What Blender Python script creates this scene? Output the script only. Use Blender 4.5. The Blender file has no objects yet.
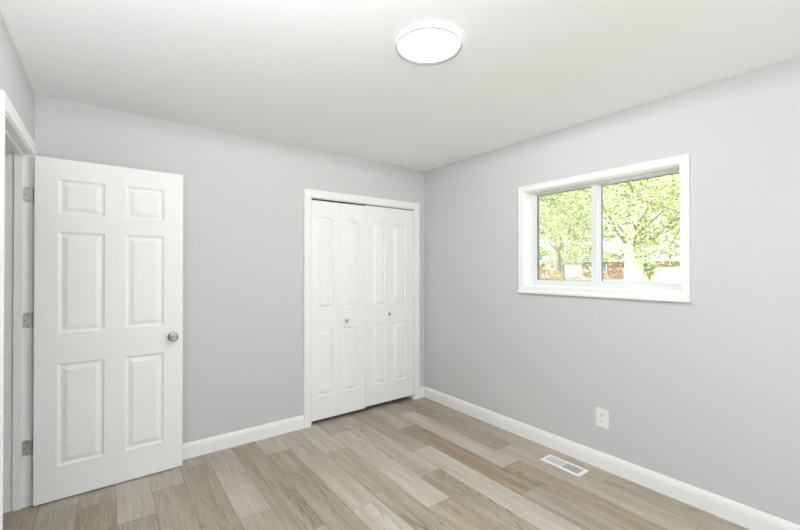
import bpy, bmesh, math, random
from mathutils import Vector, Matrix

random.seed(7)
sc = bpy.context.scene
COL = sc.collection

# ------------------------------------------------------------------ camera, sky, sun, exposure
FPX, CY = 388.79, 266.55
EYE = 1.3828
cam_d = bpy.data.cameras.new('camera')
cam_d.sensor_width = 36.0
cam_d.lens = FPX / 800 * 36.0
cam_d.shift_y = (CY - 265) / 800
cam_d.clip_start = 0.02
cam_d.clip_end = 400
cam = bpy.data.objects.new('camera', cam_d)
cam.location = (0, 0, EYE)
cam.rotation_euler = (math.radians(90 + 0.328), 0, math.radians(-36.929))
COL.objects.link(cam)
sc.camera = cam

world = bpy.data.worlds.new('sky')
sc.world = world
world.use_nodes = True
bg = world.node_tree.nodes['Background']
bg.inputs['Color'].default_value = (0.95, 0.97, 1.0, 1)
bg.inputs['Strength'].default_value = 2.0

sun_d = bpy.data.lights.new('sun', 'SUN')
sun_d.energy = 6.0
sun_d.angle = math.radians(0.6)
sun_d.color = (1.0, 0.96, 0.88)
sun = bpy.data.objects.new('sun', sun_d)
sun.rotation_euler = Vector((-0.55, 0.30, 0.8)).to_track_quat('Z', 'Y').to_euler()
sun.location = (-10, 6, 15)
COL.objects.link(sun)

LED_WATTS = 29.0                           # the ceiling light, shared by its LEDs
# the photographer's flash, at the camera, turned up and bounced off the ceiling
flash_d = bpy.data.lights.new('bounced_flash', 'SPOT')
flash_d.energy = 114.0; flash_d.color = (0.92, 0.96, 1.0)
flash_d.spot_size = math.radians(135); flash_d.spot_blend = 1.0; flash_d.shadow_soft_size = 0.0
flash = bpy.data.objects.new('bounced_flash', flash_d)
flash.location = (0.02, -0.03, 1.42)
flash.rotation_euler = Vector((0.16, -0.40, -1.0)).to_track_quat('Z', 'Y').to_euler()
COL.objects.link(flash)
sc.view_settings.view_transform = 'Standard'
sc.view_settings.look = 'None'
sc.view_settings.exposure = 0.65
sc.view_settings.gamma = 1.0
sc.view_settings.use_curve_mapping = False
sc.cycles.diffuse_bounces = 8
sc.cycles.max_bounces = 14
sc.cycles.transparent_max_bounces = 24

# ------------------------------------------------------------------ measures of the room (metres)
XR, YB, XL, YF, CEIL = 2.7420, 3.2110, -0.3559, -0.95, 2.44
WT = 0.14                                   # wall thickness

# ------------------------------------------------------------------ materials
def srgb(r, g, b):
    f = lambda c: (c / 255 / 12.92) if c / 255 <= 0.04045 else ((c / 255 + 0.055) / 1.055) ** 2.4
    return (f(r), f(g), f(b), 1)

def mat(name, color, rough=0.5, metal=0.0, spec=0.5, bump=0.0, bump_scale=200.0, mottle=0.0, mottle_scale=3.0):
    m = bpy.data.materials.new(name)
    m.use_nodes = True
    nt = m.node_tree
    b = nt.nodes['Principled BSDF']
    b.inputs['Base Color'].default_value = color
    b.inputs['Roughness'].default_value = rough
    b.inputs['Metallic'].default_value = metal
    b.inputs['Specular IOR Level'].default_value = spec
    tc = nt.nodes.new('ShaderNodeTexCoord')
    if mottle:
        n = nt.nodes.new('ShaderNodeTexNoise')
        n.inputs['Scale'].default_value = mottle_scale
        n.inputs['Detail'].default_value = 4
        nt.links.new(tc.outputs['Object'], n.inputs['Vector'])
        mx = nt.nodes.new('ShaderNodeMix'); mx.data_type = 'RGBA'
        mx.inputs['A'].default_value = tuple(c * (1 - mottle) for c in color[:3]) + (1,)
        mx.inputs['B'].default_value = tuple(min(1, c * (1 + mottle)) for c in color[:3]) + (1,)
        nt.links.new(n.outputs['Fac'], mx.inputs['Factor'])
        nt.links.new(mx.outputs['Result'], b.inputs['Base Color'])
    if bump:
        n2 = nt.nodes.new('ShaderNodeTexNoise')
        n2.inputs['Scale'].default_value = bump_scale
        n2.inputs['Detail'].default_value = 3
        nt.links.new(tc.outputs['Object'], n2.inputs['Vector'])
        bp = nt.nodes.new('ShaderNodeBump')
        bp.inputs['Strength'].default_value = bump
        bp.inputs['Distance'].default_value = 0.002
        nt.links.new(n2.outputs['Fac'], bp.inputs['Height'])
        nt.links.new(bp.outputs['Normal'], b.inputs['Normal'])
    return m

M = {}
M['wall'] = mat('wall_paint', (0.615, 0.620, 0.627, 1), 0.6, spec=0.25, bump=0.05, bump_scale=260)
M['ceiling'] = mat('ceiling_paint', (0.905, 0.915, 0.925, 1), 0.8, spec=0.1, bump=0.06, bump_scale=180)
M['trim'] = mat('white_trim_paint', (0.885, 0.885, 0.88, 1), 0.35, spec=0.4)
M['door'] = mat('white_door_paint', (0.885, 0.885, 0.88, 1), 0.42, spec=0.35, bump=0.03, bump_scale=320)
M['vinyl'] = mat('white_vinyl', (0.77, 0.775, 0.78, 1), 0.35, spec=0.4)
M['edge_bead'] = mat('dark_grey_bead', (0.20, 0.21, 0.21, 1), 0.5)  # dark grey strip set along the glass edges of each sash
M['track'] = mat('dark_track', (0.03, 0.03, 0.032, 1), 0.5)
M['closet'] = mat('closet_shade', (0.10, 0.10, 0.10, 1), 0.8, spec=0.1)  # dark colour stands in for the shade inside the closet
M['nickel'] = mat('brushed_nickel', (0.50, 0.47, 0.42, 1), 0.2, metal=1.0)
M['hinge'] = mat('satin_nickel_hinge', (0.60, 0.575, 0.53, 1), 0.42, metal=0.75)
M['brass'] = mat('antique_brass', (0.62, 0.45, 0.24, 1), 0.32, metal=0.9)
M['screw'] = mat('dark_screw', (0.10, 0.095, 0.085, 1), 0.5, metal=0.6)
M['plastic'] = mat('white_plastic', (0.85, 0.85, 0.84, 1), 0.35, spec=0.45)
M['slot'] = mat('slot_dark', (0.03, 0.03, 0.03, 1), 0.6)
M['vent'] = mat('white_enamel_steel', (0.84, 0.84, 0.81, 1), 0.35, spec=0.45)
M['duct'] = mat('duct_steel', (0.24, 0.25, 0.26, 1), 0.5, metal=0.3)
M['ring'] = mat('lamp_ring_grey', (0.30, 0.30, 0.30, 1), 0.6, spec=0.2)
M['subfloor'] = mat('subfloor', (0.10, 0.085, 0.07, 1), 0.8)
M['bark'] = mat('tree_bark', (0.34, 0.29, 0.24, 1), 0.9, mottle=0.35, mottle_scale=6)
M['pale_bark'] = mat('pale_tree_bark', (0.72, 0.67, 0.60, 1), 0.9, mottle=0.25, mottle_scale=5)
M['grass'] = mat('lawn', (0.27, 0.30, 0.20, 1), 0.9, mottle=0.3, mottle_scale=0.6)
M['asphalt'] = mat('pale_concrete_road', (0.62, 0.60, 0.57, 1), 0.9, mottle=0.08)
M['shingle'] = mat('grey_roof_shingle', (0.20, 0.21, 0.23, 1), 0.9, mottle=0.2, mottle_scale=2)
M['siding'] = mat('pale_siding', (0.62, 0.60, 0.56, 1), 0.8)
M['carwhite'] = mat('white_car_paint', (0.85, 0.85, 0.84, 1), 0.25, spec=0.5)
M['carglass'] = mat('car_window_glass', (0.25, 0.28, 0.30, 1), 0.08, spec=0.8)
M['rubber'] = mat('tyre_rubber', (0.03, 0.03, 0.03, 1), 0.8)
M['whitewood'] = mat('white_exterior_trim', (0.8, 0.8, 0.78, 1), 0.6)
M['housepane'] = mat('house_window_pane', (0.22, 0.28, 0.30, 1), 0.1, spec=0.7)

def brick_mat():
    m = bpy.data.materials.new('orange_brick'); m.use_nodes = True
    nt = m.node_tree; b = nt.nodes['Principled BSDF']; b.inputs['Roughness'].default_value = 0.9
    tc = nt.nodes.new('ShaderNodeTexCoord'); mp = nt.nodes.new('ShaderNodeMapping')
    mp.inputs['Rotation'].default_value = (math.radians(90), 0, math.radians(90))
    br = nt.nodes.new('ShaderNodeTexBrick')
    br.inputs['Scale'].default_value = 3.0
    br.inputs['Color1'].default_value = (0.34, 0.105, 0.05, 1)
    br.inputs['Color2'].default_value = (0.27, 0.085, 0.045, 1)
    br.inputs['Mortar'].default_value = (0.40, 0.27, 0.19, 1)
    br.inputs['Mortar Size'].default_value = 0.03
    nt.links.new(tc.outputs['Object'], mp.inputs['Vector'])
    nt.links.new(mp.outputs['Vector'], br.inputs['Vector'])
    nt.links.new(br.outputs['Color'], b.inputs['Base Color'])
    return m
M['brick'] = brick_mat()

def leaf_mat(name, c1, c2):
    m = bpy.data.materials.new(name); m.use_nodes = True
    nt = m.node_tree
    nt.nodes.remove(nt.nodes['Principled BSDF'])
    out = nt.nodes['Material Output']
    at = nt.nodes.new('ShaderNodeAttribute'); at.attribute_name = 'tone'
    mx = nt.nodes.new('ShaderNodeMix'); mx.data_type = 'RGBA'
    mx.inputs['A'].default_value = c1; mx.inputs['B'].default_value = c2
    nt.links.new(at.outputs['Fac'], mx.inputs['Factor'])
    d = nt.nodes.new('ShaderNodeBsdfDiffuse'); t = nt.nodes.new('ShaderNodeBsdfTranslucent')
    ms = nt.nodes.new('ShaderNodeMixShader'); ms.inputs['Fac'].default_value = 0.3
    nt.links.new(mx.outputs['Result'], d.inputs['Color']); nt.links.new(mx.outputs['Result'], t.inputs['Color'])
    nt.links.new(d.outputs[0], ms.inputs[1]); nt.links.new(t.outputs[0], ms.inputs[2])
    nt.links.new(ms.outputs[0], out.inputs['Surface'])
    return m
M['leaf'] = leaf_mat('spring_leaves', (0.10, 0.16, 0.05, 1), (0.92, 0.96, 0.52, 1))
M['leaf_deep'] = leaf_mat('deeper_leaves', (0.09, 0.15, 0.06, 1), (0.82, 0.91, 0.52, 1))
M['leaf_red'] = leaf_mat('reddish_leaves', (0.36, 0.20, 0.12, 1), (0.66, 0.60, 0.32, 1))
M['petal'] = leaf_mat('pale_petals', (0.80, 0.62, 0.58, 1), (0.88, 0.84, 0.82, 1))

def glass_mat(name, tint, gloss, haze=0.0):
    m = bpy.data.materials.new(name); m.use_nodes = True
    nt = m.node_tree
    nt.nodes.remove(nt.nodes['Principled BSDF'])
    out = nt.nodes['Material Output']
    tr = nt.nodes.new('ShaderNodeBsdfTransparent'); tr.inputs['Color'].default_value = tint
    gl = nt.nodes.new('ShaderNodeBsdfGlossy'); gl.inputs['Roughness'].default_value = 0.02
    ms = nt.nodes.new('ShaderNodeMixShader'); ms.inputs['Fac'].default_value = gloss
    nt.links.new(tr.outputs[0], ms.inputs[1]); nt.links.new(gl.outputs[0], ms.inputs[2])
    last = ms
    if haze:
        df = nt.nodes.new('ShaderNodeBsdfDiffuse'); df.inputs['Color'].default_value = (0.55, 0.56, 0.56, 1)
        m2 = nt.nodes.new('ShaderNodeMixShader'); m2.inputs['Fac'].default_value = haze
        nt.links.new(ms.outputs[0], m2.inputs[1]); nt.links.new(df.outputs[0], m2.inputs[2]); last = m2
    nt.links.new(last.outputs[0], out.inputs['Surface'])
    return m
M['glass'] = glass_mat('window_glass', (0.97, 0.985, 0.975, 1), 0.04)
M['screen'] = glass_mat('insect_screen', (1, 1, 1, 1), 0.0, 0.22)

def emit_mat(name, color, strength):
    m = bpy.data.materials.new(name); m.use_nodes = True
    nt = m.node_tree; nt.nodes.remove(nt.nodes['Principled BSDF'])
    e = nt.nodes.new('ShaderNodeEmission'); e.inputs['Color'].default_value = color; e.inputs['Strength'].default_value = strength
    nt.links.new(e.outputs[0], nt.nodes['Material Output'].inputs['Surface'])
    return m
M['diffuser'] = emit_mat('lit_diffuser', (1, 0.99, 0.97, 1), 1.7)
M['lamp_side'] = emit_mat('lit_side_acrylic', (1, 0.99, 0.97, 1), 0.66)

def plank_mat():
    m = bpy.data.materials.new('grey_oak_vinyl_plank'); m.use_nodes = True
    nt = m.node_tree; N = nt.nodes; L = nt.links
    b = N['Principled BSDF']; b.inputs['Specular IOR Level'].default_value = 0.35
    tone = N.new('ShaderNodeAttribute'); tone.attribute_name = 'tone'
    warm = N.new('ShaderNodeAttribute'); warm.attribute_name = 'warm'
    off = N.new('ShaderNodeAttribute'); off.attribute_name = 'shift'
    tc = N.new('ShaderNodeTexCoord')
    add = N.new('ShaderNodeVectorMath'); add.operation = 'ADD'
    L.new(tc.outputs['Object'], add.inputs[0]); L.new(off.outputs['Vector'], add.inputs[1])
    def noise(scale, vec, detail=6, rough=0.6, dist=0.0):
        mp = N.new('ShaderNodeMapping'); mp.inputs['Scale'].default_value = vec
        L.new(add.outputs[0], mp.inputs['Vector'])
        n = N.new('ShaderNodeTexNoise'); n.inputs['Scale'].default_value = scale
        n.inputs['Detail'].default_value = detail; n.inputs['Roughness'].default_value = rough
        n.inputs['Distortion'].default_value = dist
        L.new(mp.outputs[0], n.inputs['Vector']); return n
    def math_(op, a, c):
        n = N.new('ShaderNodeMath'); n.operation = op
        for i, v in enumerate((a, c)):
            if isinstance(v, (int, float)): n.inputs[i].default_value = v
            else: L.new(v, n.inputs[i])
        return n.outputs[0]
    fine = noise(1.0, (130, 4.0, 1), 5, 0.65)             # fine straight grain
    broad = noise(1.0, (16, 1.3, 1), 3, 0.5)              # wide soft bands along the board
    # growth rings: a broad noise folded into contour lines gives cathedral figures
    big = noise(1.0, (7, 0.75, 1), 2, 0.4, 0.6)
    ring = math_('MULTIPLY', big.outputs['Fac'], 26.0)
    ring = math_('FRACT', ring, 0.0)
    ring = math_('SUBTRACT', ring, 0.5); ring = math_('ABSOLUTE', ring, 0.0)
    ring = math_('MULTIPLY', ring, 2.0); ring = math_('POWER', ring, 5.0)
    patch = noise(1.0, (4, 0.9, 1), 2, 0.5)
    patchv = math_('MULTIPLY', math_('MAXIMUM', math_('SUBTRACT', patch.outputs['Fac'], 0.47), 0.0), 3.2)
    ring = math_('MULTIPLY', ring, patchv)
    v = math_('ADD', math_('ADD', math_('MULTIPLY', tone.outputs['Fac'], 0.80), 0.12), math_('MULTIPLY', math_('SUBTRACT', fine.outputs['Fac'], 0.5), 1.05))
    v = math_('ADD', v, math_('MULTIPLY', math_('SUBTRACT', broad.outputs['Fac'], 0.5), 0.70))
    v = math_('SUBTRACT', v, math_('MULTIPLY', ring, 0.8))
    cr = N.new('ShaderNodeValToRGB')
    e = cr.color_ramp.elements
    e[0].position = 0.0; e[0].color = PL[0]
    e[1].position = 1.0; e[1].color = PL[3]
    for pos, c in ((0.34, PL[1]), (0.68, PL[2])):
        x = cr.color_ramp.elements.new(pos); x.color = c
    L.new(v, cr.inputs['Fac'])
    mx = N.new('ShaderNodeMix'); mx.data_type = 'RGBA'; mx.blend_type = 'MULTIPLY'
    mx.inputs['B'].default_value = (1.0, 0.90, 0.76, 1)
    L.new(warm.outputs['Fac'], mx.inputs['Factor']); L.new(cr.outputs['Color'], mx.inputs['A'])
    L.new(mx.outputs['Result'], b.inputs['Base Color'])
    rg = math_('ADD', 0.42, math_('MULTIPLY', fine.outputs['Fac'], 0.16)); L.new(rg, b.inputs['Roughness'])
    bp = N.new('ShaderNodeBump'); bp.inputs['Strength'].default_value = 0.12; bp.inputs['Distance'].default_value = 0.001
    L.new(fine.outputs['Fac'], bp.inputs['Height']); L.new(bp.outputs['Normal'], b.inputs['Normal'])
    return m
PL = [(0.220, 0.178, 0.134, 1), (0.358, 0.312, 0.250, 1), (0.485, 0.446, 0.376, 1), (0.605, 0.575, 0.510, 1)]
M['plank'] = plank_mat()

# ------------------------------------------------------------------ helpers
def obj(name, bm, m, parent=None, smooth=False, recalc=True):
    if recalc:
        bmesh.ops.recalc_face_normals(bm, faces=bm.faces)
    me = bpy.data.meshes.new(name)
    bm.to_mesh(me); bm.free()
    for k in (m if isinstance(m, (list, tuple)) else [m]):
        me.materials.append(k)
    if smooth:
        for f in me.polygons: f.use_smooth = True
    o = bpy.data.objects.new(name, me); COL.objects.link(o)
    if parent: o.parent = parent
    return o

def tag(o, label=None, cat=None, kind=None, group=None):
    if label: o['label'] = label
    if cat: o['category'] = cat
    if kind: o['kind'] = kind
    if group: o['group'] = group
    return o

def empty(name, loc=(0, 0, 0), rz=0.0):
    o = bpy.data.objects.new(name, None); COL.objects.link(o)
    o.location = loc; o.rotation_euler = (0, 0, rz); o.empty_display_size = 0.05
    return o

def box(bm, x0, x1, y0, y1, z0, z1, bev=0.0):
    x0, x1 = sorted((x0, x1)); y0, y1 = sorted((y0, y1)); z0, z1 = sorted((z0, z1))
    r = bmesh.ops.create_cube(bm, size=1.0)
    vs = r['verts']
    for v in vs:
        v.co = Vector(((x0 + x1) / 2 + v.co.x * (x1 - x0), (y0 + y1) / 2 + v.co.y * (y1 - y0), (z0 + z1) / 2 + v.co.z * (z1 - z0)))
    if bev:
        es = list({e for v in vs for e in v.link_edges})
        bmesh.ops.bevel(bm, geom=es, offset=bev, segments=2, affect='EDGES', profile=0.5)
    return bm

def boxes(*bs, bev=0.0):
    bm = bmesh.new()
    for b in bs: box(bm, *b, bev=bev)
    return bm

def lathe(bm, prof, mtx=Matrix.Identity(4), n=32, cap0=True, cap1=True):
    """profile of (radius, height) turned about local Z"""
    rings = []
    for r, h in prof:
        rings.append([bm.verts.new(mtx @ Vector((r * math.cos(2 * math.pi * i / n), r * math.sin(2 * math.pi * i / n), h))) for i in range(n)])
    for a, b in zip(rings, rings[1:]):
        for i in range(n):
            bm.faces.new((a[i], a[(i + 1) % n], b[(i + 1) % n], b[i]))
    if cap0: bm.faces.new(rings[0][::-1])
    if cap1: bm.faces.new(rings[-1])
    return bm

def frame_sweep(bm, path, prof, to3, closed):
    """mitred moulding: path of (u, v) corners in the wall plane, profile of (outward offset, projection);
    the outward side is to the left of travel"""
    P = [Vector(q) for q in path]; n = len(P); secs = []
    for i in range(n):
        if closed or 0 < i < n - 1:
            a = (P[i] - P[(i - 1) % n]).normalized(); b = (P[(i + 1) % n] - P[i]).normalized()
            na, nb = Vector((-a.y, a.x)), Vector((-b.y, b.x))
            d = (na + nb); d = d / d.dot(na)
        elif i == 0:
            a = (P[1] - P[0]).normalized(); d = Vector((-a.y, a.x))
        else:
            a = (P[i] - P[i - 1]).normalized(); d = Vector((-a.y, a.x))
        secs.append([bm.verts.new(to3(P[i].x + d.x * o, P[i].y + d.y * o, h)) for o, h in prof])
    k = len(prof)
    for i in range(n if closed else n - 1):
        A, B = secs[i], secs[(i + 1) % n]
        for j in range(k):
            bm.faces.new((A[j], A[(j + 1) % k], B[(j + 1) % k], B[j]))
    if not closed:
        bm.faces.new(secs[0]); bm.faces.new(secs[-1][::-1])
    return bm

def add_attr(me, name, vals, vec=False):
    a = me.attributes.new(name, 'FLOAT_VECTOR' if vec else 'FLOAT', 'FACE')
    for i, v in enumerate(vals):
        if vec: a.data[i].vector = v
        else: a.data[i].value = v

# ------------------------------------------------------------------ setting: floor
SW, S0 = 0.1795, 0.045
HX0 = -1.75                                   # far side of the hall behind the doorway
col_data = {   # column: (a known joint y, tones beyond .. towards the camera, warmth)
    -1: (2.90, [0.50, 0.36, 0.5, 0.4]),
    0: (2.595, [0.72, 0.46, 0.6, 0.4]),
    1: (2.85, [0.70, 0.42, 0.5, 0.6]),
    2: (3.05, [0.5, 0.36, 0.6, 0.4]),
    3: (2.247, [0.66, 0.46, 0.6, 0.5]),
    4: (1.93, [0.34, 0.52, 0.4, 0.6]),
    5: (2.90, [0.74, 0.38, 0.55, 0.4]),
    6: (1.948, [0.66, 0.86, 0.5, 0.6]),
    7: (2.665, [0.72, 0.44, 0.6, 0.4]),
    8: (2.93, [0.5, 0.78, 0.46, 0.6]),
    9: (1.99, [0.58, 0.36, 0.6, 0.5]),
    10: (2.30, [0.40, 0.80, 0.5, 0.4]),
    11: (2.685, [0.50, 0.24, 0.42, 0.6]),
    12: (2.96, [0.44, 0.74, 0.36, 0.6]),
    13: (1.935, [0.36, 0.62, 0.5, 0.4]),
    14: (2.45, [0.44, 0.52, 0.48, 0.5]),
}
warm_cols = {(11, 1): 0.8, (12, 2): 0.6, (4, 0): 0.35, (5, 1): 0.4, (8, 2): 0.5, (7, 1): 0.35, (9, 1): 0.3, (2, 1): 0.3, (-1, 1): 0.5}
bm = bmesh.new(); tones, warms, shifts = [], [], []
GAP = 0.0007
k = int((HX0 - S0) // SW)
while S0 + k * SW < XR + 0.02:
    x0, x1 = S0 + k * SW, S0 + (k + 1) * SW
    J, tl = col_data.get(k, (random.uniform(2.2, 3.1), [random.uniform(0.35, 0.75) for _ in range(4)]))
    ys = [J + 1.225 * i for i in (2, 1, 0, -1, -2, -3, -4)]
    ymax = YB + 0.75
    idx = -2
    for a, b in zip([J + 1.225 * 3] + ys, ys):
        idx += 0
    bounds = [J + 1.225 * i for i in range(3, -5, -1)]
    for q in range(len(bounds) - 1):
        hi, lo = min(bounds[q], ymax), max(bounds[q + 1], YF - 0.02)
        if hi <= lo: continue
        t_i = max(0, q - 2)
        t = tl[min(t_i, len(tl) - 1)]
        xa, xb = max(x0 + GAP, HX0), min(x1 - GAP, XR + 0.02)
        f = bm.faces.new([bm.verts.new((x, y, 0)) for x, y in ((xa, lo + GAP), (xb, lo + GAP), (xb, hi - GAP), (xa, hi - GAP))])
        tones.append(t); warms.append(warm_cols.get((k, t_i), random.uniform(0.0, 0.2)))
        shifts.append((random.uniform(0, 60), random.uniform(0, 60), 0))
    k += 1
np_ = len(tones)
box(bm, HX0 - 0.1, XR + 0.15, YF - 0.15, YB + 0.75, -0.12, -0.0015)
extra = len(bm.faces) - np_
for f in list(bm.faces)[np_:]: f.material_index = 1
fl = obj('floor', bm, [M['plank'], M['subfloor']], recalc=False)
add_attr(fl.data, 'tone', tones + [0] * extra); add_attr(fl.data, 'warm', warms + [0] * extra)
add_attr(fl.data, 'shift', shifts + [(0, 0, 0)] * extra, True)
tag(fl, 'greyed oak vinyl plank floor running along the window wall', 'floor', 'structure')

# ------------------------------------------------------------------ setting: ceiling and walls
tag(obj('ceiling', boxes((HX0 - 0.1, XR + WT, YF - WT, YB + 0.75, CEIL, CEIL + 0.15)), M['ceiling']),
    'smooth white painted ceiling', 'ceiling', 'structure')

CX0, CX1, CZ = 1.432, 2.596, 2.012          # closet opening
b = boxes((XL - 0.12, CX0, YB, YB + 0.12, 0, CEIL), (CX1, XR, YB, YB + 0.12, 0, CEIL), (CX0, CX1, YB, YB + 0.12, CZ, CEIL))
tag(obj('wall_back', b, M['wall']), 'light grey wall with the bifold closet opening', 'wall', 'structure')

WY0, WY1, WZ0, WZ1 = 0.850, 1.942, 1.245, 2.014   # window opening in the right wall
b = boxes((XR, XR + WT, YF, WY0, 0, CEIL), (XR, XR + WT, WY1, YB + 0.12, 0, CEIL),
          (XR, XR + WT, WY0, WY1, 0, WZ0), (XR, XR + WT, WY0, WY1, WZ1, CEIL))
tag(obj('wall_right', b, M['wall']), 'light grey wall holding the slider window and outlet', 'wall', 'structure')

DY0, DY1, DZ = 2.302, 3.113, 2.047                # clear doorway in the left wall
JT = 0.02
b = boxes((XL - 0.12, XL, YF, DY0 - JT, 0, CEIL), (XL - 0.12, XL, DY1 + JT, YB, 0, CEIL), (XL - 0.12, XL, DY0 - JT, DY1 + JT, DZ + JT, CEIL))
tag(obj('wall_left', b, M['wall']), 'light grey wall around the open doorway', 'wall', 'structure')

FX0, FX1, FZ0, FZ1 = -0.05, 2.35, 0.45, 2.2       # wide unseen window added for daylight
b = boxes((XL - 0.12, FX0, YF - WT, YF, 0, CEIL), (FX1, XR + WT, YF - WT, YF, 0, CEIL),
          (FX0, FX1, YF - WT, YF, 0, FZ0), (FX0, FX1, YF - WT, YF, FZ1, CEIL))
tag(obj('wall_front', b, M['wall']), 'grey wall with an added wide window facing the closet', 'wall', 'structure')

# hall behind the doorway and the inside of the closet
b = boxes((HX0 - 0.1, HX0, 1.2, YB + 0.12, 0, CEIL), (HX0, XL - 0.12, YB, YB + 0.12, 0, CEIL), (HX0, XL - 0.12, 1.2, 1.32, 0, CEIL))
tag(obj('wall_hall', b, M['wall']), 'grey hall walls seen past the doorway jamb', 'wall', 'structure')
b = boxes((CX0 - 0.3, CX1 + 0.3, YB + 0.63, YB + 0.66, 0, CEIL), (CX0 - 0.33, CX0 - 0.3, YB + 0.12, YB + 0.66, 0, CEIL), (CX1 + 0.3, CX1 + 0.33, YB + 0.12, YB + 0.66, 0, CEIL))
tag(obj('wall_closet', b, M['closet']), 'closet walls behind the white bifold doors', 'wall', 'structure')

# ------------------------------------------------------------------ setting: trim
BH = 0.112
def base_prof(): return [(0.0, 0.0), (0.014, 0.0), (0.014, BH - 0.034), (0.0125, BH - 0.028), (0.0125, BH - 0.022), (0.008, BH - 0.008), (0.005, BH), (0.0, BH)]
def baseboard(name, p0, p1, nrm, label):
    bm = bmesh.new()
    S = []
    for p in (p0, p1):
        S.append([bm.verts.new((p[0] + nrm[0] * d, p[1] + nrm[1] * d, z)) for d, z in base_prof()])
    n = len(S[0])
    for j in range(n): bm.faces.new((S[0][j], S[0][(j + 1) % n], S[1][(j + 1) % n], S[1][j]))
    bm.faces.new(S[0]); bm.faces.new(S[1][::-1])
    tag(obj(name, bm, M['trim']), label, 'baseboard', 'structure')
CW = 0.056
baseboard('baseboard_back', (XL, YB), (CX0 - CW, YB), (0, -1), 'white baseboard between the open door and closet casing')
baseboard('baseboard_right', (XR, YB), (XR, YF), (-1, 0), 'white baseboard under the slider window')
baseboard('baseboard_left', (XL, DY0 - 0.066), (XL, YF), (1, 0), 'white baseboard on the doorway wall')
baseboard('baseboard_front', (XL + 0.014, YF), (XR - 0.014, YF), (0, 1), 'white baseboard on the wall facing the closet')
baseboard('baseboard_corner', (CX1 + CW, YB), (XR - 0.014, YB), (0, -1), 'short white baseboard end beside the closet casing')

casing_prof = lambda w: [(0.004, 0.0), (0.004, 0.008), (0.008, 0.011), (0.020, 0.0115), (w * 0.55, 0.013), (w * 0.72, 0.0165), (w - 0.006, 0.0175), (w, 0.0155), (w, 0.0)]
# closet casing: path runs up the right side, across, down the left (outward = right of travel -> mirrored)
bm = bmesh.new()
frame_sweep(bm, [(CX0, 0.0), (CX0, CZ), (CX1, CZ), (CX1, 0.0)], casing_prof(CW + 0.012), lambda u, v, h: Vector((u, YB - h, v)), False)
tag(obj('trim_1', bm, M['trim']), 'white moulded casing around the bifold closet', 'trim', 'structure')
b = boxes((CX0 - 0.001, CX0 + 0.004, YB - 0.006, YB + 0.12, 0, CZ), (CX1 - 0.004, CX1 + 0.001, YB - 0.006, YB + 0.12, 0, CZ), (CX0, CX1, YB - 0.006, YB + 0.12, CZ - 0.004, CZ + 0.001))
tag(obj('trim_2', b, M['trim']), 'white jamb boards lining the closet opening', 'trim', 'structure')
b = boxes((CX0 + 0.004, CX1 - 0.004, YB + 0.018, YB + 0.055, CZ - 0.022, CZ - 0.004))
tag(obj('trim_3', b, M['track']), 'dark metal bifold track under the closet head', 'closet track', 'structure')

# doorway casing, jamb and stops
bm = bmesh.new()
frame_sweep(bm, [(DY0 - 0.006, 0.0), (DY0 - 0.006, DZ + 0.004), (DY1 + 0.006, DZ + 0.004), (DY1 + 0.006, 0.0)], casing_prof(0.060), lambda u, v, h: Vector((XL + h, u, v)), False)
tag(obj('trim_4', bm, M['trim']), 'white casing around the open doorway', 'trim', 'structure')
b = boxes((XL - 0.122, XL + 0.001, DY1, DY1 + JT, 0, DZ + JT), (XL - 0.122, XL + 0.001, DY0 - JT, DY0, 0, DZ + JT), (XL - 0.122, XL + 0.001, DY0, DY1, DZ, DZ + JT),
          (XL - 0.075, XL - 0.038, DY1 - 0.011, DY1, 0, DZ), (XL - 0.075, XL - 0.038, DY0, DY0 + 0.011, 0, DZ), (XL - 0.075, XL - 0.038, DY0, DY1, DZ - 0.011, DZ), bev=0.001)
tag(obj('trim_5', b, M['trim']), 'white door jamb and stop the hinges screw into', 'door jamb', 'structure')

# ------------------------------------------------------------------ window_1 in the right wall
win = empty('window_1', (XR, (WY0 + WY1) / 2, WZ0))
tag(win, 'white two-pane slider window looking out on trees', 'window', 'structure')
def wchild(name, bm, m, smooth=False):
    o = obj(name, bm, m); o.parent = win; o.matrix_parent_inverse = Matrix.Translation(win.location).inverted(); return o
wprof = [(0.0, 0.0), (0.0, 0.013), (0.004, 0.016), (0.034, 0.016), (0.038, 0.019), (0.043, 0.019), (0.046, 0.016), (0.046, 0.0)]
bm = bmesh.new()
frame_sweep(bm, [(WY0, WZ0), (WY0, WZ1), (WY1, WZ1), (WY1, WZ0)], wprof, lambda u, v, h: Vector((XR - h, u, v)), True)
box(bm, XR - 0.028, XR, WY0 - 0.050, WY1 + 0.050, WZ0 - 0.060, WZ0 - 0.042, bev=0.003)
wchild('casing', bm, M['trim'])
wchild('jamb_liner', boxes((XR - 0.004, XR + 0.10, WY0 - 0.002, WY0 + 0.004, WZ0, WZ1), (XR - 0.004, XR + 0.10, WY1 - 0.004, WY1 + 0.002, WZ0, WZ1),
       (XR - 0.004, XR + 0.10, WY0, WY1, WZ1 - 0.004, WZ1 + 0.002), (XR - 0.004, XR + 0.10, WY0, WY1, WZ0 - 0.002, WZ0 + 0.004)), M['trim'])
X1 = XR + 0.078
def ring(bm, x0, x1, y0, y1, z0, z1, l, r, t, bo):
    box(bm, x0, x1, y0, y0 + l, z0, z1); box(bm, x0, x1, y1 - r, y1, z0, z1)
    box(bm, x0, x1, y0 + l, y1 - r, z1 - t, z1); box(bm, x0, x1, y0 + l, y1 - r, z0, z0 + bo)
bm = bmesh.new(); ring(bm, X1, XR + 0.14, WY0 + 0.002, WY1 - 0.002, WZ0 + 0.002, WZ1 - 0.002, 0.026, 0.028, 0.014, 0.022)
wchild('window_frame', bm, M['vinyl'])
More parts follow.
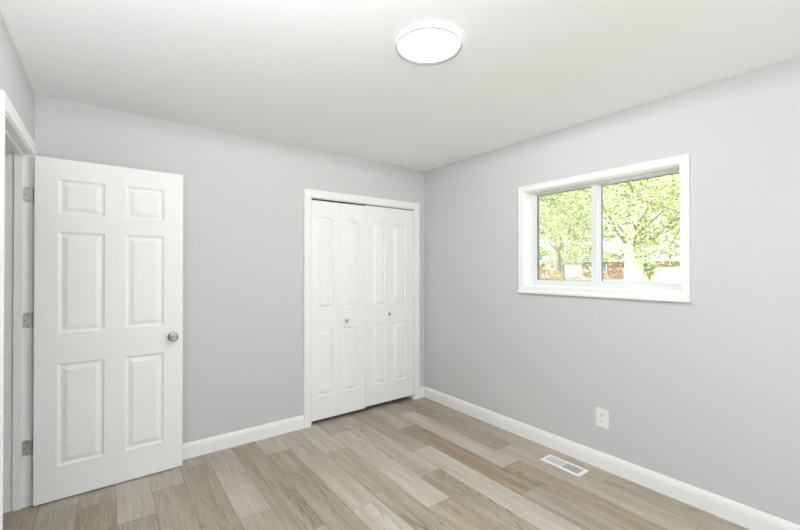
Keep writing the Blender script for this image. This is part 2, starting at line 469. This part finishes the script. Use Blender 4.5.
# left sash slides on the inner track, right lite is fixed farther out
bm = bmesh.new(); ring(bm, X1 + 0.012, X1 + 0.036, 1.392, 1.9125, WZ0 + 0.024, WZ1 - 0.016, 0.042, 0.026, 0.012, 0.022)
sash = wchild('sash', bm, M['vinyl'])
bm = bmesh.new(); ring(bm, X1 + 0.018, X1 + 0.034, 1.434, 1.8865, WZ0 + 0.046, WZ1 - 0.028, 0.003, 0.011, 0.005, 0.003)
g = wchild('edge_bead', bm, M['edge_bead'])
bm = bmesh.new(); ring(bm, X1 + 0.038, X1 + 0.060, 0.878, 1.412, WZ0 + 0.024, WZ1 - 0.016, 0.012, 0.036, 0.012, 0.022)
wchild('sash', bm, M['vinyl'])
bm = bmesh.new(); ring(bm, X1 + 0.042, X1 + 0.056, 0.890, 1.376, WZ0 + 0.046, WZ1 - 0.028, 0.002, 0.005, 0.004, 0.002)
wchild('edge_bead', bm, M['edge_bead'])
wchild('pane', boxes((X1 + 0.024, X1 + 0.027, 1.434, 1.887, WZ0 + 0.045, WZ1 - 0.027)), M['glass'])
wchild('pane', boxes((X1 + 0.048, X1 + 0.051, 0.889, 1.377, WZ0 + 0.045, WZ1 - 0.027)), M['glass'])
bm = bmesh.new(); bm.faces.new([bm.verts.new((X1 + 0.058, y, z)) for y, z in ((1.414, WZ0 + 0.025), (1.912, WZ0 + 0.025), (1.912, WZ1 - 0.017), (1.414, WZ1 - 0.017))])
wchild('insect_screen', bm, M['screen'])

# ------------------------------------------------------------------ added_window unseen behind the camera, added for daylight
w2 = empty('added_window', ((FX0 + FX1) / 2, YF, FZ0))
tag(w2, 'wide white window added for daylight in the wall facing the closet', 'window', 'structure')
def w2child(name, bm, m):
    o = obj(name, bm, m); o.parent = w2; o.matrix_parent_inverse = Matrix.Translation(w2.location).inverted(); return o
bm = bmesh.new()
frame_sweep(bm, [(FX0, FZ0), (FX0, FZ1), (FX1, FZ1), (FX1, FZ0)], wprof, lambda u, v, h: Vector((u, YF + h, v)), True)
w2child('casing', bm, M['trim'])
xm = (FX0 + FX1) / 2
w2child('window_frame', boxes((FX0, FX0 + 0.05, YF - 0.10, YF - 0.05, FZ0, FZ1), (FX1 - 0.05, FX1, YF - 0.10, YF - 0.05, FZ0, FZ1),
        (FX0, FX1, YF - 0.10, YF - 0.05, FZ1 - 0.05, FZ1), (FX0, FX1, YF - 0.10, YF - 0.05, FZ0, FZ0 + 0.05), (xm - 0.03, xm + 0.03, YF - 0.10, YF - 0.05, FZ0, FZ1)), M['vinyl'])
w2child('pane', boxes((FX0 + 0.05, xm - 0.03, YF - 0.078, YF - 0.074, FZ0 + 0.05, FZ1 - 0.05)), M['glass'])
w2child('pane', boxes((xm + 0.03, FX1 - 0.05, YF - 0.078, YF - 0.074, FZ0 + 0.05, FZ1 - 0.05)), M['glass'])
# sampling portals on the two window openings (they give no light of their own)
def portal(loc, sx, sy, nrm):
    d = bpy.data.lights.new('window_portal', 'AREA'); d.shape = 'RECTANGLE'; d.size = sx; d.size_y = sy; d.cycles.is_portal = True
    o = bpy.data.objects.new('window_portal', d); o.location = loc
    o.rotation_euler = Vector(nrm).to_track_quat('-Z', 'Y').to_euler(); COL.objects.link(o)
portal((xm, YF - WT - 0.02, (FZ0 + FZ1) / 2), FX1 - FX0, FZ1 - FZ0, (0, 1, 0))
portal((XR + WT + 0.02, (WY0 + WY1) / 2, (WZ0 + WZ1) / 2), WY1 - WY0, WZ1 - WZ0, (-1, 0, 0))

# ------------------------------------------------------------------ moulded doors
def moulded_slab(w, h, t, panels, rings):
    """slab with x 0..w, z 0..h, front face at y=0 (towards -y), back at y=t; panels: (x0, x1, z0, z1, arch rise)"""
    bm = bmesh.new()
    xs = sorted({0.0, w} | {p[0] for p in panels} | {p[1] for p in panels})
    zs = sorted({0.0, h} | {p[2] for p in panels} | {p[3] for p in panels})
    def inside(xa, xb, za, zb):
        for p in panels:
            if xa >= p[0] - 1e-6 and xb <= p[1] + 1e-6 and za >= p[2] - 1e-6 and zb <= p[3] + 1e-6: return True
        return False
    for side in (0, 1):
        def V(x, z, d): return bm.verts.new((x, d if side == 0 else t - d, z))
        for xa, xb in zip(xs, xs[1:]):
            for za, zb in zip(zs, zs[1:]):
                if not inside(xa, xb, za, zb):
                    bm.faces.new([V(x, z, 0) for x, z in ((xa, za), (xb, za), (xb, zb), (xa, zb))])
        for x0, x1, z0, z1, arch in panels:
            NA = 14 if arch else 1
            def outline(i):
                pts = [(x0 + i, z0 + i), (x1 - i, z0 + i)]
                if not arch:
                    pts += [(x1 - i, z1 - i), (x0 + i, z1 - i)]
                else:
                    hw = (x1 - x0) / 2; R = (hw * hw + arch * arch) / (2 * arch); cz = z1 - R; cx = (x0 + x1) / 2
                    r = R - i; hw2 = hw - i; a = math.asin(hw2 / r)
                    for q in range(NA + 1):
                        th = a - 2 * a * q / NA
                        pts.append((cx + r * math.sin(th), cz + r * math.cos(th)))
                return pts
            o = outline(0)
            if arch:
                for q in range(2, 2 + NA):
                    bm.faces.new([V(o[q][0], o[q][1], 0), V(o[q + 1][0], o[q + 1][1], 0), V(o[q + 1][0], z1, 0), V(o[q][0], z1, 0)])
            prev = None
            for i, d in rings:
                cur = [V(x, z, d) for x, z in outline(i)]
                if prev:
                    n = len(cur)
                    for q in range(n): bm.faces.new((prev[q], prev[(q + 1) % n], cur[(q + 1) % n], cur[q]))
                prev = cur
            bm.faces.new(prev)
    for quad in (((0, 0, 0), (0, t, 0), (0, t, h), (0, 0, h)), ((w, 0, 0), (w, t, 0), (w, t, h), (w, 0, h)), ((0, 0, 0), (w, 0, 0), (w, t, 0), (0, t, 0)), ((0, 0, h), (w, 0, h), (w, t, h), (0, t, h))):
        bm.faces.new([bm.verts.new(q) for q in quad])
    bmesh.ops.remove_doubles(bm, verts=bm.verts, dist=1e-5)
    return bm

DX0, DYF, DT, DBOT = -0.341, 3.078, 0.035, 0.009
door = obj('door_1', moulded_slab(0.762, 2.032, DT, [
    (0.104, 0.326, 0.196, 0.804, 0), (0.434, 0.648, 0.196, 0.804, 0),
    (0.104, 0.326, 0.988, 1.594, 0), (0.434, 0.648, 0.988, 1.594, 0),
    (0.104, 0.326, 1.700, 1.910, 0), (0.434, 0.648, 1.700, 1.910, 0)],
    [(0, 0), (0.004, 0.0045), (0.010, 0.0075), (0.016, 0.0085), (0.022, 0.0075), (0.040, 0.0025), (0.042, 0.0015)]), M['door'])
door.location = (DX0, DYF, DBOT)
door.rotation_euler = (0, 0, math.radians(0.9))
tag(door, 'white six-panel door swung open against the grey wall', 'door', 'structure')
# knob set
KX, KZ = 0.702, 0.907
for side in (-1, 1):
    mt = Matrix.Translation((KX, 0 if side < 0 else DT, KZ)) @ Matrix.Rotation(math.radians(90 * (1 if side < 0 else -1)), 4, 'X')
    bm = bmesh.new(); lathe(bm, [(0.0325, 0.0), (0.0325, 0.003), (0.030, 0.007), (0.020, 0.010)], mt)
    o = obj('rosette', bm, M['nickel'], door, True)
    bm = bmesh.new(); lathe(bm, [(0.011, 0.008), (0.0105, 0.022), (0.014, 0.026), (0.023, 0.031), (0.0275, 0.040), (0.0270, 0.048), (0.022, 0.054), (0.012, 0.056), (0.0105, 0.0545), (0.001, 0.0545)], mt)
    o = obj('door_knob', bm, M['nickel'], door, True)
    bm = bmesh.new(); lathe(bm, [(0.0085, 0.0545), (0.0080, 0.057), (0.001, 0.0575)], mt, n=20)
    obj('knob_button', bm, M['hinge'], o, True)
obj('latch_plate', boxes((0.7615, 0.763, 0.006, 0.029, KZ - 0.028, KZ + 0.028), (0.762, 0.771, 0.012, 0.023, KZ - 0.006, KZ + 0.006)), M['hinge'], door)
# hinges: leaf on the jamb, leaf on the door edge, knuckle at the wall face
for hz in (1.815, 1.083, 0.342):
    bm = bmesh.new()
    zc, hh, r = hz - DBOT, 0.0445, 0.011
    xo, xi = XL - 0.037 - DX0, XL + 0.003 - DX0
    yj = DY1 - DYF - 0.0005
    pts = [(xi, zc - hh), (xi, zc + hh)]
    for q in range(7):
        a = math.radians(90 + 15 * q); pts.append((xo + r + r * math.cos(a), zc + hh - r + r * math.sin(a)))
    for q in range(7):
        a = math.radians(180 + 15 * q); pts.append((xo + r + r * math.cos(a), zc - hh + r + r * math.sin(a)))
    fr = [bm.verts.new((x, yj - 0.002, z)) for x, z in pts]; bk = [bm.verts.new((x, yj, z)) for x, z in pts]
    bm.faces.new(fr); bm.faces.new(bk[::-1])
    for q in range(len(pts)): bm.faces.new((fr[q], fr[(q + 1) % len(pts)], bk[(q + 1) % len(pts)], bk[q]))
    box(bm, -0.0025, -0.0005, 0.002, DT, zc - hh, zc + hh)
    lathe(bm, [(0.006, -hh), (0.006, hh)], Matrix.Translation((-0.004, DT + 0.005, zc)), n=14)
    hg = obj('hinge', bm, M['hinge'], door)
    for sx, sz in ((0.022, 0.034), (0.010, 0.0), (0.022, -0.034)):
        bm = bmesh.new(); lathe(bm, [(0.0036, 0.0), (0.0030, 0.0012), (0.001, 0.0008)], Matrix.Translation((xo + sx, yj - 0.002, zc + sz)) @ Matrix.Rotation(math.radians(90), 4, 'X'), n=12)
        obj('screw', bm, M['screw'], hg)

# closet bifolds: two pairs of two leaves
def bifold(name, xs, yaws, y0, zbot, ztop, panels, label, knob):
    root = empty(name, (xs[0], y0, zbot)); tag(root, label, 'closet door', 'structure')
    g = 0.0007; t = 0.036
    for i in range(2):
        w = xs[i + 1] - xs[i] - 2 * g; h = ztop - zbot
        pa, pb = panels[i][0] - xs[i] - g, panels[i][1] - xs[i] - g
        leaf = obj('door_leaf', moulded_slab(w, h, t, [(pa, pb, 0.240 - zbot, 0.835 - zbot, 0), (pa, pb, 1.020 - zbot, 1.852 - zbot, 0.030)],
                   [(0, 0), (0.0015, 0.010), (0.006, 0.0155), (0.011, 0.0160), (0.015, 0.0150), (0.036, 0.0025), (0.0375, 0.0006)]), M['door'], root)
        dx = xs[i] - xs[0] + g
        if i == 0:
            leaf.location = (dx, 0, 0); leaf.rotation_euler = (0, 0, yaws[0])
        else:
            leaf.location = (dx, math.sin(yaws[0]) * (xs[1] - xs[0]), 0); leaf.rotation_euler = (0, 0, yaws[1])
        if knob and knob[0] == i:
            bm = bmesh.new()
            mt = Matrix.Translation((knob[1] - xs[i] - g, 0, knob[2] - zbot)) @ Matrix.Rotation(math.radians(90), 4, 'X')
            lathe(bm, [(0.009, 0.0), (0.0075, 0.004), (0.0065, 0.011), (0.010, 0.015), (0.0150, 0.019), (0.0160, 0.024), (0.013, 0.029), (0.006, 0.031), (0.001, 0.0312)], mt, n=24)
            obj('knob', bm, M['brass'], leaf, True)
    return root
bifold('door_2', [1.438, 1.707, 2.0005], [math.radians(-0.25), math.radians(0.25)], YB + 0.006, 0.034, 1.992, [(1.493, 1.650), (1.753, 1.912)],
       'left pair of white arched-panel bifold closet doors', (1, 1.784, 0.900))
bifold('door_3', [2.0015, 2.291, 2.590], [math.radians(-0.2), math.radians(0.2)], YB + 0.006, 0.046, 1.999, [(2.082, 2.238), (2.332, 2.492)],
       'right pair of white arched-panel bifold closet doors', (0, 2.272, 0.928))

# ------------------------------------------------------------------ ceiling light
LX, LY, LR, LH = 1.1887, 1.360, 0.1511, 0.034
lamp = empty('ceiling_light', (LX, LY, CEIL))
tag(lamp, 'round white flush ceiling light, switched on', 'ceiling light')
bm = bmesh.new(); lathe(bm, [(LR, -0.0005), (LR, -LH + 0.003)], n=72, cap0=True, cap1=False)
obj('drum_side', bm, M['lamp_side'], lamp, False)
bm = bmesh.new(); lathe(bm, [(LR + 0.0006, -LH + 0.0035), (LR + 0.001, -LH), (LR - 0.001, -LH), (LR - 0.006, -LH + 0.012)], n=72, cap0=False, cap1=False)
obj('trim_ring', bm, M['ring'], lamp, False, recalc=False)
bm = bmesh.new(); lathe(bm, [(LR - 0.0055, -LH + 0.0119), (0.001, -LH + 0.0115)], n=72, cap0=False, cap1=True)
obj('diffuser', bm, M['diffuser'], lamp, False)

for i in range(12):                           # the lamp's light, added as unseen spots just below the diffuser
    a = 2 * math.pi * (i + 0.5) / 12; rr = 0.05
    d = bpy.data.lights.new('led', 'SPOT'); d.energy = LED_WATTS / 12; d.spot_size = math.radians(180); d.spot_blend = 0.0
    d.shadow_soft_size = 0.0; d.color = (0.99, 0.995, 1.0)
    o = bpy.data.objects.new('led', d); o.parent = lamp; o.location = (rr * math.cos(a), rr * math.sin(a), -LH - 0.004)
    o.rotation_euler = Vector((-0.04 * math.cos(a), -0.04 * math.sin(a), 1)).to_track_quat('Z', 'Y').to_euler(); COL.objects.link(o)

# ------------------------------------------------------------------ outlet on the right wall
OY, OZ = 1.315, 0.351
out = empty('electrical_outlet', (XR, OY, OZ))
tag(out, 'white duplex wall outlet above the baseboard below the window', 'outlet')
obj('cover_plate', boxes((-0.006, 0.0005, -0.043, 0.043, -0.064, 0.064), bev=0.002), M['plastic'], out)
for s in (-1, 1):
    bm = bmesh.new()
    n = 28; pts = []
    for i in range(n):
        a = 2 * math.pi * i / n
        pts.append((max(-0.0165, min(0.0165, 0.0172 * math.cos(a) * 1.15)), 0.0145 * math.sin(a)))
    f = [bm.verts.new((-0.0078, y, z + s * 0.0195)) for y, z in pts]; bk = [bm.verts.new((-0.0055, y, z + s * 0.0195)) for y, z in pts]
    bm.faces.new(f); bm.faces.new(bk[::-1])
    for i in range(n): bm.faces.new((f[i], f[(i + 1) % n], bk[(i + 1) % n], bk[i]))
    rec = obj('receptacle', bm, M['plastic'], out)
    bm = boxes((-0.0082, -0.0074, 0.0050, 0.0074, s * 0.0195 - 0.001, s * 0.0195 + 0.0085), (-0.0082, -0.0074, -0.0074, -0.0050, s * 0.0195 - 0.0005, s * 0.0195 + 0.0075))
    lathe(bm, [(0.0028, -0.0074), (0.0028, -0.0082)], Matrix.Translation((0, 0, s * 0.0195 - 0.0075)) @ Matrix.Rotation(math.radians(90), 4, 'Y'), n=12)
    obj('slot', bm, M['slot'], rec)
bm = bmesh.new(); lathe(bm, [(0.0035, 0.0), (0.003, 0.0015), (0.001, 0.0017)], Matrix.Translation((-0.006, 0, 0)) @ Matrix.Rotation(math.radians(-90), 4, 'Y'), n=14)
obj('screw', bm, M['vent'], out)

# ------------------------------------------------------------------ floor register
VX, VY, VW, VL = 2.571, 1.502, 0.130, 0.296
vent = empty('floor_register', (VX, VY, 0))
tag(vent, 'white metal floor register beside the baseboard', 'floor vent')
bm = bmesh.new()
secs = []
for (fx, fy, z) in ((VW / 2, VL / 2, 0.0002), (VW / 2 - 0.002, VL / 2 - 0.002, 0.0035), (VW / 2 - 0.020, VL / 2 - 0.022, 0.0062), (VW / 2 - 0.024, VL / 2 - 0.026, 0.0045), (VW / 2 - 0.024, VL / 2 - 0.026, 0.0002)):
    secs.append([bm.verts.new((sx * fx, sy * fy, z)) for sx, sy in ((-1, -1), (1, -1), (1, 1), (-1, 1))])
for a, c in zip(secs, secs[1:]):
    for i in range(4): bm.faces.new((a[i], a[(i + 1) % 4], c[(i + 1) % 4], c[i]))
obj('frame', bm, M['vent'], vent)
gx, gy = VW / 2 - 0.024, VL / 2 - 0.026
obj('damper', boxes((-gx, gx, -gy, gy, 0.0003, 0.0009)), M['duct'], vent)
bm = bmesh.new()
for i in range(1, 5):
    x = -gx + 2 * gx * i / 5; box(bm, x - 0.0016, x + 0.0016, -gy, gy, 0.0036, 0.0052)
box(bm, -gx, gx, -0.004, 0.004, 0.0034, 0.0054)
obj('cross_bar', bm, M['vent'], vent)
nl = 13
for half in (-1, 1):
    for i in range(nl):
        y = half * (0.006 + (gy - 0.008) * (i + 0.5) / nl)
        bm = bmesh.new(); box(bm, -gx, gx, -0.0007, 0.0007, -0.0019, 0.0019)
        th = math.radians(-38 * half)
        for v in bm.verts:
            yy, zz = v.co.y, v.co.z
            v.co.y = y + yy * math.cos(th) - zz * math.sin(th); v.co.z = 0.0030 + yy * math.sin(th) + zz * math.cos(th)
        obj('louver', bm, M['vent'], vent)
obj('damper_lever', boxes((-0.004, 0.004, gy - 0.010, gy - 0.004, 0.004, 0.009)), M['vent'], vent)

# ------------------------------------------------------------------ outdoors
GZ = -0.45
def ground_z(x): return GZ + max(0.0, x - 3.0) * 0.0098
bm = bmesh.new()
NX, NY = 24, 2
gx0 = [-60 + i * (190 / NX) for i in range(NX + 1)]
for a, c in zip(gx0, gx0[1:]):
    bm.faces.new([bm.verts.new(q) for q in ((a, -70, ground_z(a)), (c, -70, ground_z(c)), (c, 110, ground_z(c)), (a, 110, ground_z(a)))])
tag(obj('ground', bm, M['grass']), 'sunlit green lawn outside the slider window', 'lawn', 'structure')
bm = bmesh.new()
def strip(bm, x0, x1, y0, y1, lift=0.03):
    bm.faces.new([bm.verts.new(q) for q in ((x0, y0, ground_z(x0) + lift), (x1, y0, ground_z(x1) + lift), (x1, y1, ground_z(x1) + lift), (x0, y1, ground_z(x0) + lift))])
strip(bm, 58, 68, 34, 90)
strip(bm, 62, 84, 20, 34)
tag(obj('street', bm, M['asphalt']), 'pale sunlit street beyond the lawn', 'road', 'structure')
bm = bmesh.new(); bm.faces.new([bm.verts.new(q) for q in ((-18, -24, GZ + 0.03), (16, -24, GZ + 0.03), (16, -1.3, GZ + 0.03), (-18, -1.3, GZ + 0.03))])  # unseen pale ground, added to bounce neutral light through the wide window
tag(obj('reflector', bm, M['asphalt']), 'unseen pale concrete patio outside the wide window', 'reflector', 'structure')

def tube(bm, pts, rads, n=9):
    prev = None
    for i, (p, r) in enumerate(zip(pts, rads)):
        d = (pts[min(i + 1, len(pts) - 1)] - pts[max(i - 1, 0)]).normalized()
        u = d.orthogonal().normalized(); w = d.cross(u)
        cur = [bm.verts.new(p + (u * math.cos(2 * math.pi * k / n) + w * math.sin(2 * math.pi * k / n)) * r) for k in range(n)]
        if prev:
            best = min(range(n), key=lambda s: (prev[0].co - cur[s].co).length)
            cur = cur[best:] + cur[:best]
            for k in range(n): bm.faces.new((prev[k], prev[(k + 1) % n], cur[(k + 1) % n], cur[k]))
        else: bm.faces.new(cur[::-1])
        prev = cur
    bm.faces.new(prev)

def leaves(name, clusters, n, size, m, parent, rng, spread=1.0):
    """n leaf blades scattered in soft clumps"""
    vs, fs, tn = [], [], []
    tb = {(c.x, c.y, c.z): rng.uniform(-0.05, 0.35) for c, _ in clusters}
    for _ in range(n):
        c, r = rng.choice(clusters)
        while True:
            q = Vector((rng.uniform(-1, 1), rng.uniform(-1, 1), rng.uniform(-1, 1)))
            if q.length <= 1: break
        p = c + Vector((q.x * r, q.y * r, q.z * r * 0.72)) * spread
        a = Vector((rng.gauss(0, 1), rng.gauss(0, 1), rng.gauss(0, 0.5))).normalized()
        bq = a.cross(Vector((rng.gauss(0, 1), rng.gauss(0, 1), rng.gauss(0, 1)))).normalized()
        s = size * rng.uniform(0.6, 1.35)
        i = len(vs)
        mid = (a.cross(bq)) * s * 0.10
        vs += [p - a * s, p + bq * s * 0.48 + mid, p + a * s, p - bq * s * 0.48 + mid]
        fs.append((i, i + 1, i + 2, i + 3)); tn.append(min(1.0, max(0.0, rng.random() ** 1.3 * 0.75 + tb[(c.x, c.y, c.z)])))
    me = bpy.data.meshes.new(name); me.from_pydata([v[:] for v in vs], [], fs); me.materials.append(m)
    add_attr(me, 'tone', tn)
    o = bpy.data.objects.new(name, me); COL.objects.link(o)
    if parent: o.parent = parent
    return o

def tree(name, label, x, y, trunk_r, fork, crown_r, top, n_leaf, leaf_size, leaf, bark, seed, low, group=None, nb=9):
    rng = random.Random(seed)
    root = empty(name, (x, y, ground_z(x))); tag(root, label, 'tree', group=group)
    bm = bmesh.new()
    lean = Vector((rng.uniform(-0.1, 0.1), rng.uniform(-0.1, 0.1), 0))
    F = Vector((0, 0, fork)) + lean
    tube(bm, [Vector((0, 0, -0.1)), Vector((0, 0, 0.25)), Vector((0, 0, fork * 0.5)) + lean * 0.4, F, F + Vector((0, 0, (top - fork) * 0.22)) + lean * 0.5],
         [trunk_r * 1.35, trunk_r * 1.08, trunk_r, trunk_r * 0.85, trunk_r * 0.25], 14)
    cl = []; bm2 = bmesh.new()
    for i in range(nb):
        a = 2 * math.pi * i / nb + rng.uniform(-0.3, 0.3)
        reach = crown_r * rng.uniform(0.55, 0.95); lift = rng.uniform(0.15, 0.95) * (top - fork)
        end = F + Vector((math.cos(a) * reach, math.sin(a) * reach, lift))
        mid = F + Vector((math.cos(a) * reach * 0.45, math.sin(a) * reach * 0.45, lift * 0.62))
        s0 = F + Vector((0, 0, rng.uniform(-0.15, 0.25) * (top - fork) * 0.5))
        jit = lambda w: Vector((rng.uniform(-w, w), rng.uniform(-w, w), rng.uniform(-w, w))) * crown_r
        tube(bm2, [s0, s0.lerp(mid, 0.5) + jit(0.03), mid + jit(0.04), mid.lerp(end, 0.35) + jit(0.05), mid.lerp(end, 0.7) + jit(0.05), end],
             [trunk_r * 0.17, trunk_r * 0.13, trunk_r * 0.09, trunk_r * 0.07, trunk_r * 0.045, trunk_r * 0.02], 7)
        for j in range(3):
            e2 = mid.lerp(end, rng.uniform(0.1, 0.9)) + Vector((rng.uniform(-1, 1), rng.uniform(-1, 1), rng.uniform(-0.6, 0.7))) * crown_r * 0.35
            tube(bm2, [mid.lerp(end, 0.3), e2], [trunk_r * 0.12, trunk_r * 0.03], 5)
            cl.append((e2, crown_r * rng.uniform(0.16, 0.30)))
        cl.append((end, crown_r * rng.uniform(0.2, 0.32)))
    for i in range(int(nb * 4)):
        a = rng.uniform(0, 2 * math.pi); rr = crown_r * math.sqrt(rng.random())
        z = low + (top - low) * rng.random()
        zz = (z - low) / (top - low); lim = math.sqrt(max(0.08, 1 - (2 * zz - 0.85) ** 2 / 1.5))
        cl.append((Vector((math.cos(a) * rr * lim, math.sin(a) * rr * lim, z)), crown_r * rng.uniform(0.12, 0.26)))
    obj('trunk', bm, bark, root, True)
    obj('branches', bm2, M['bark'], root, True)
    leaves('foliage', cl, n_leaf, leaf_size, leaf, root, rng)
    return root

def at(t, x): return (x, t * x)
TREES = 'leafy trees outside the slider window'
tree('shade_tree', 'big pale-trunked shade tree in front of the orange brick house', 11.0, 0.403 * 11.0, 0.235, 2.25, 3.6, 6.2, 21000, 0.045, M['leaf'], M['pale_bark'], 3, 1.75, TREES, 11)
tree('shade_tree', 'leafy tree filling the left window pane, nearest of that pane', 18.0, 0.60 * 18.0, 0.2, 2.4, 3.8, 8.0, 19000, 0.065, M['leaf'], M['bark'], 11, 0.9, TREES)
tree('shade_tree', 'tall hazy tree behind the left pane, beyond the mullion', 30.0, 0.59 * 30.0, 0.3, 3.0, 5.2, 13.0, 13000, 0.12, M['leaf_deep'], M['bark'], 21, 2.4, TREES)
tree('shade_tree', 'tall tree rising behind the low brick house', 78.0, 0.36 * 78.0, 0.4, 5.0, 8.0, 21.0, 9000, 0.30, M['leaf_deep'], M['bark'], 31, 3.0, TREES)
tree('shade_tree', 'tree at the right edge of the right window pane', 23.0, 0.245 * 23.0, 0.2, 2.6, 2.3, 8.5, 8000, 0.085, M['leaf'], M['bark'], 41, 2.4, TREES)
tree('shade_tree', 'distant tree past the street at the far left of the window', 46.0, 0.68 * 46.0, 0.4, 3.5, 6.0, 15.0, 9000, 0.20, M['leaf_deep'], M['bark'], 51, 1.6, TREES)

def shrub(name, label, x, y, r, h, n, s, m, seed, cat='shrub', stems=6):
    rng = random.Random(seed)
    root = empty(name, (x, y, ground_z(x))); tag(root, label, cat)
    bm = bmesh.new(); cl = []
    for i in range(stems):
        a = 2 * math.pi * i / stems + rng.uniform(-0.3, 0.3)
        e = Vector((math.cos(a) * r * 0.6, math.sin(a) * r * 0.6, h * rng.uniform(0.6, 0.95)))
        tube(bm, [Vector((0, 0, -0.05)), e * 0.5 + Vector((0, 0, h * 0.08)), e], [0.03, 0.02, 0.008], 6)
        cl.append((e, r * 0.42)); cl.append((e * 0.65, r * 0.45))
    cl.append((Vector((0, 0, h * 0.75)), r * 0.5)); cl.append((Vector((0, 0, h * 0.4)), r * 0.6))
    obj('stem', bm, M['bark'], root, True)
    return root, leaves('foliage', cl, n, s, m, root, rng), cl, rng
shrub('red_shrub', 'reddish shrub on the lawn in the left pane corner', 14.0, 0.625 * 14, 0.62, 1.75, 900, 0.07, M['leaf_red'], 5)
shrub('green_shrub', 'dark green bush at the left edge of the left pane', 22.0, 0.670 * 22.0, 0.75, 3.0, 1500, 0.10, M['leaf_deep'], 6)
r_, f_, cl_, rg_ = shrub('flowering_bush', 'bush of pale pink and white blooms by the mullion', 12.0, 0.53 * 12, 0.40, 1.80, 350, 0.05, M['leaf'], 8, 'flowering bush')
leaves('blossom', cl_, 500, 0.06, M['petal'], r_, rg_)
shrub('green_shrub', 'green bush beside the pale trunk against the brick wall', 50.0, 0.372 * 50, 0.7, 2.3, 1200, 0.20, M['leaf_deep'], 9)
shrub('green_shrub', 'green bush at the left corner of the brick house', 51.0, 0.492 * 51, 0.8, 2.0, 900, 0.20, M['leaf_deep'], 10)

# low brick house across the lawn
HX = 55.0; hz = ground_z(HX)
house = empty('brick_house', (HX, 0.42 * HX, hz)); tag(house, 'low orange brick house with grey roof beyond the trees', 'house')
ya, yb2 = -7.2, 6.2
obj('wall', boxes((0, 7, ya, yb2, -0.2, 2.35)), M['brick'], house)
bm = bmesh.new()
prof = [(-0.5, 2.30), (-0.5, 2.45), (3.5, 3.6), (7.5, 2.45), (7.5, 2.30)]
A = [bm.verts.new((x, ya - 0.4, z)) for x, z in prof]; B = [bm.verts.new((x, yb2 + 0.4, z)) for x, z in prof]
for i in range(5): bm.faces.new((A[i], A[(i + 1) % 5], B[(i + 1) % 5], B[i]))
bm.faces.new(A); bm.faces.new(B[::-1])
obj('roof', bm, M['shingle'], house)
obj('fascia', boxes((-0.54, -0.50, ya - 0.4, yb2 + 0.4, 2.28, 2.46)), M['whitewood'], house)
for y0, y1, z0, z1 in ((-3.6, -2.5, 0.75, 2.0), (2.6, 3.9, 0.8, 1.95)):
    f = obj('window', boxes((-0.05, 0.02, y0, y1, z0, z1)), M['whitewood'], house)
    obj('pane', boxes((-0.07, -0.04, y0 + 0.1, (y0 + y1) / 2 - 0.04, z0 + 0.1, z1 - 0.1), (-0.07, -0.04, (y0 + y1) / 2 + 0.04, y1 - 0.1, z0 + 0.1, z1 - 0.1)), M['housepane'], f)
obj('front_door', boxes((-0.05, 0.02, -1.9, -0.95, 0.0, 2.05)), M['whitewood'], house)

# second house, only its low grey roof shows behind the left pane
H2 = empty('grey_house', (80.0, 0.55 * 80, ground_z(80))); tag(H2, 'far pale house with low grey roof behind the left pane', 'house')
obj('wall', boxes((0, 8, -7, 8, -0.2, 2.5)), M['siding'], H2)
bm = bmesh.new()
A = [bm.verts.new((x, -7.5, z)) for x, z in prof]; B = [bm.verts.new((x, 8.5, z)) for x, z in prof]
for i in range(5): bm.faces.new((A[i], A[(i + 1) % 5], B[(i + 1) % 5], B[i]))
bm.faces.new(A); bm.faces.new(B[::-1])
obj('roof', bm, M['shingle'], H2)

# parked white car at the right edge of the right pane
car = empty('parked_car', (27.0, 0.283 * 27.0, ground_z(27.0)), math.radians(75)); tag(car, 'white parked car at the right edge of the right pane', 'car')
side = [(-2.1, 0.30), (-2.15, 0.72), (-1.95, 1.0), (-1.25, 1.12), (-0.75, 1.62), (0.2, 1.70), (1.75, 1.66), (2.1, 1.10), (2.12, 0.45), (2.05, 0.30)]
bm = bmesh.new()
L_ = [[bm.verts.new((sx * (0.86 if z < 1.15 else 0.70), y, z)) for y, z in side] for sx in (-1, 1)]
n = len(side)
for i in range(n): bm.faces.new((L_[0][i], L_[0][(i + 1) % n], L_[1][(i + 1) % n], L_[1][i]))
bm.faces.new(L_[0]); bm.faces.new(L_[1][::-1])
obj('body', bm, M['carwhite'], car)
for sx in (-1, 1):
    for a, c in ((-0.62, 0.15), (0.25, 1.0), (1.1, 1.62)):
        obj('side_window', boxes((sx * 0.70, sx * 0.79, a, c, 1.20, 1.56)), M['carglass'], car)
for sx in (-1, 1):
    for y in (-1.35, 1.3):
        bm = bmesh.new(); lathe(bm, [(0.33, 0.0), (0.33, 0.2)], Matrix.Translation((sx * 0.78 - 0.1, y, 0.33)) @ Matrix.Rotation(math.radians(90), 4, 'Y'), n=24)
        obj('wheel', bm, M['rubber'], car)
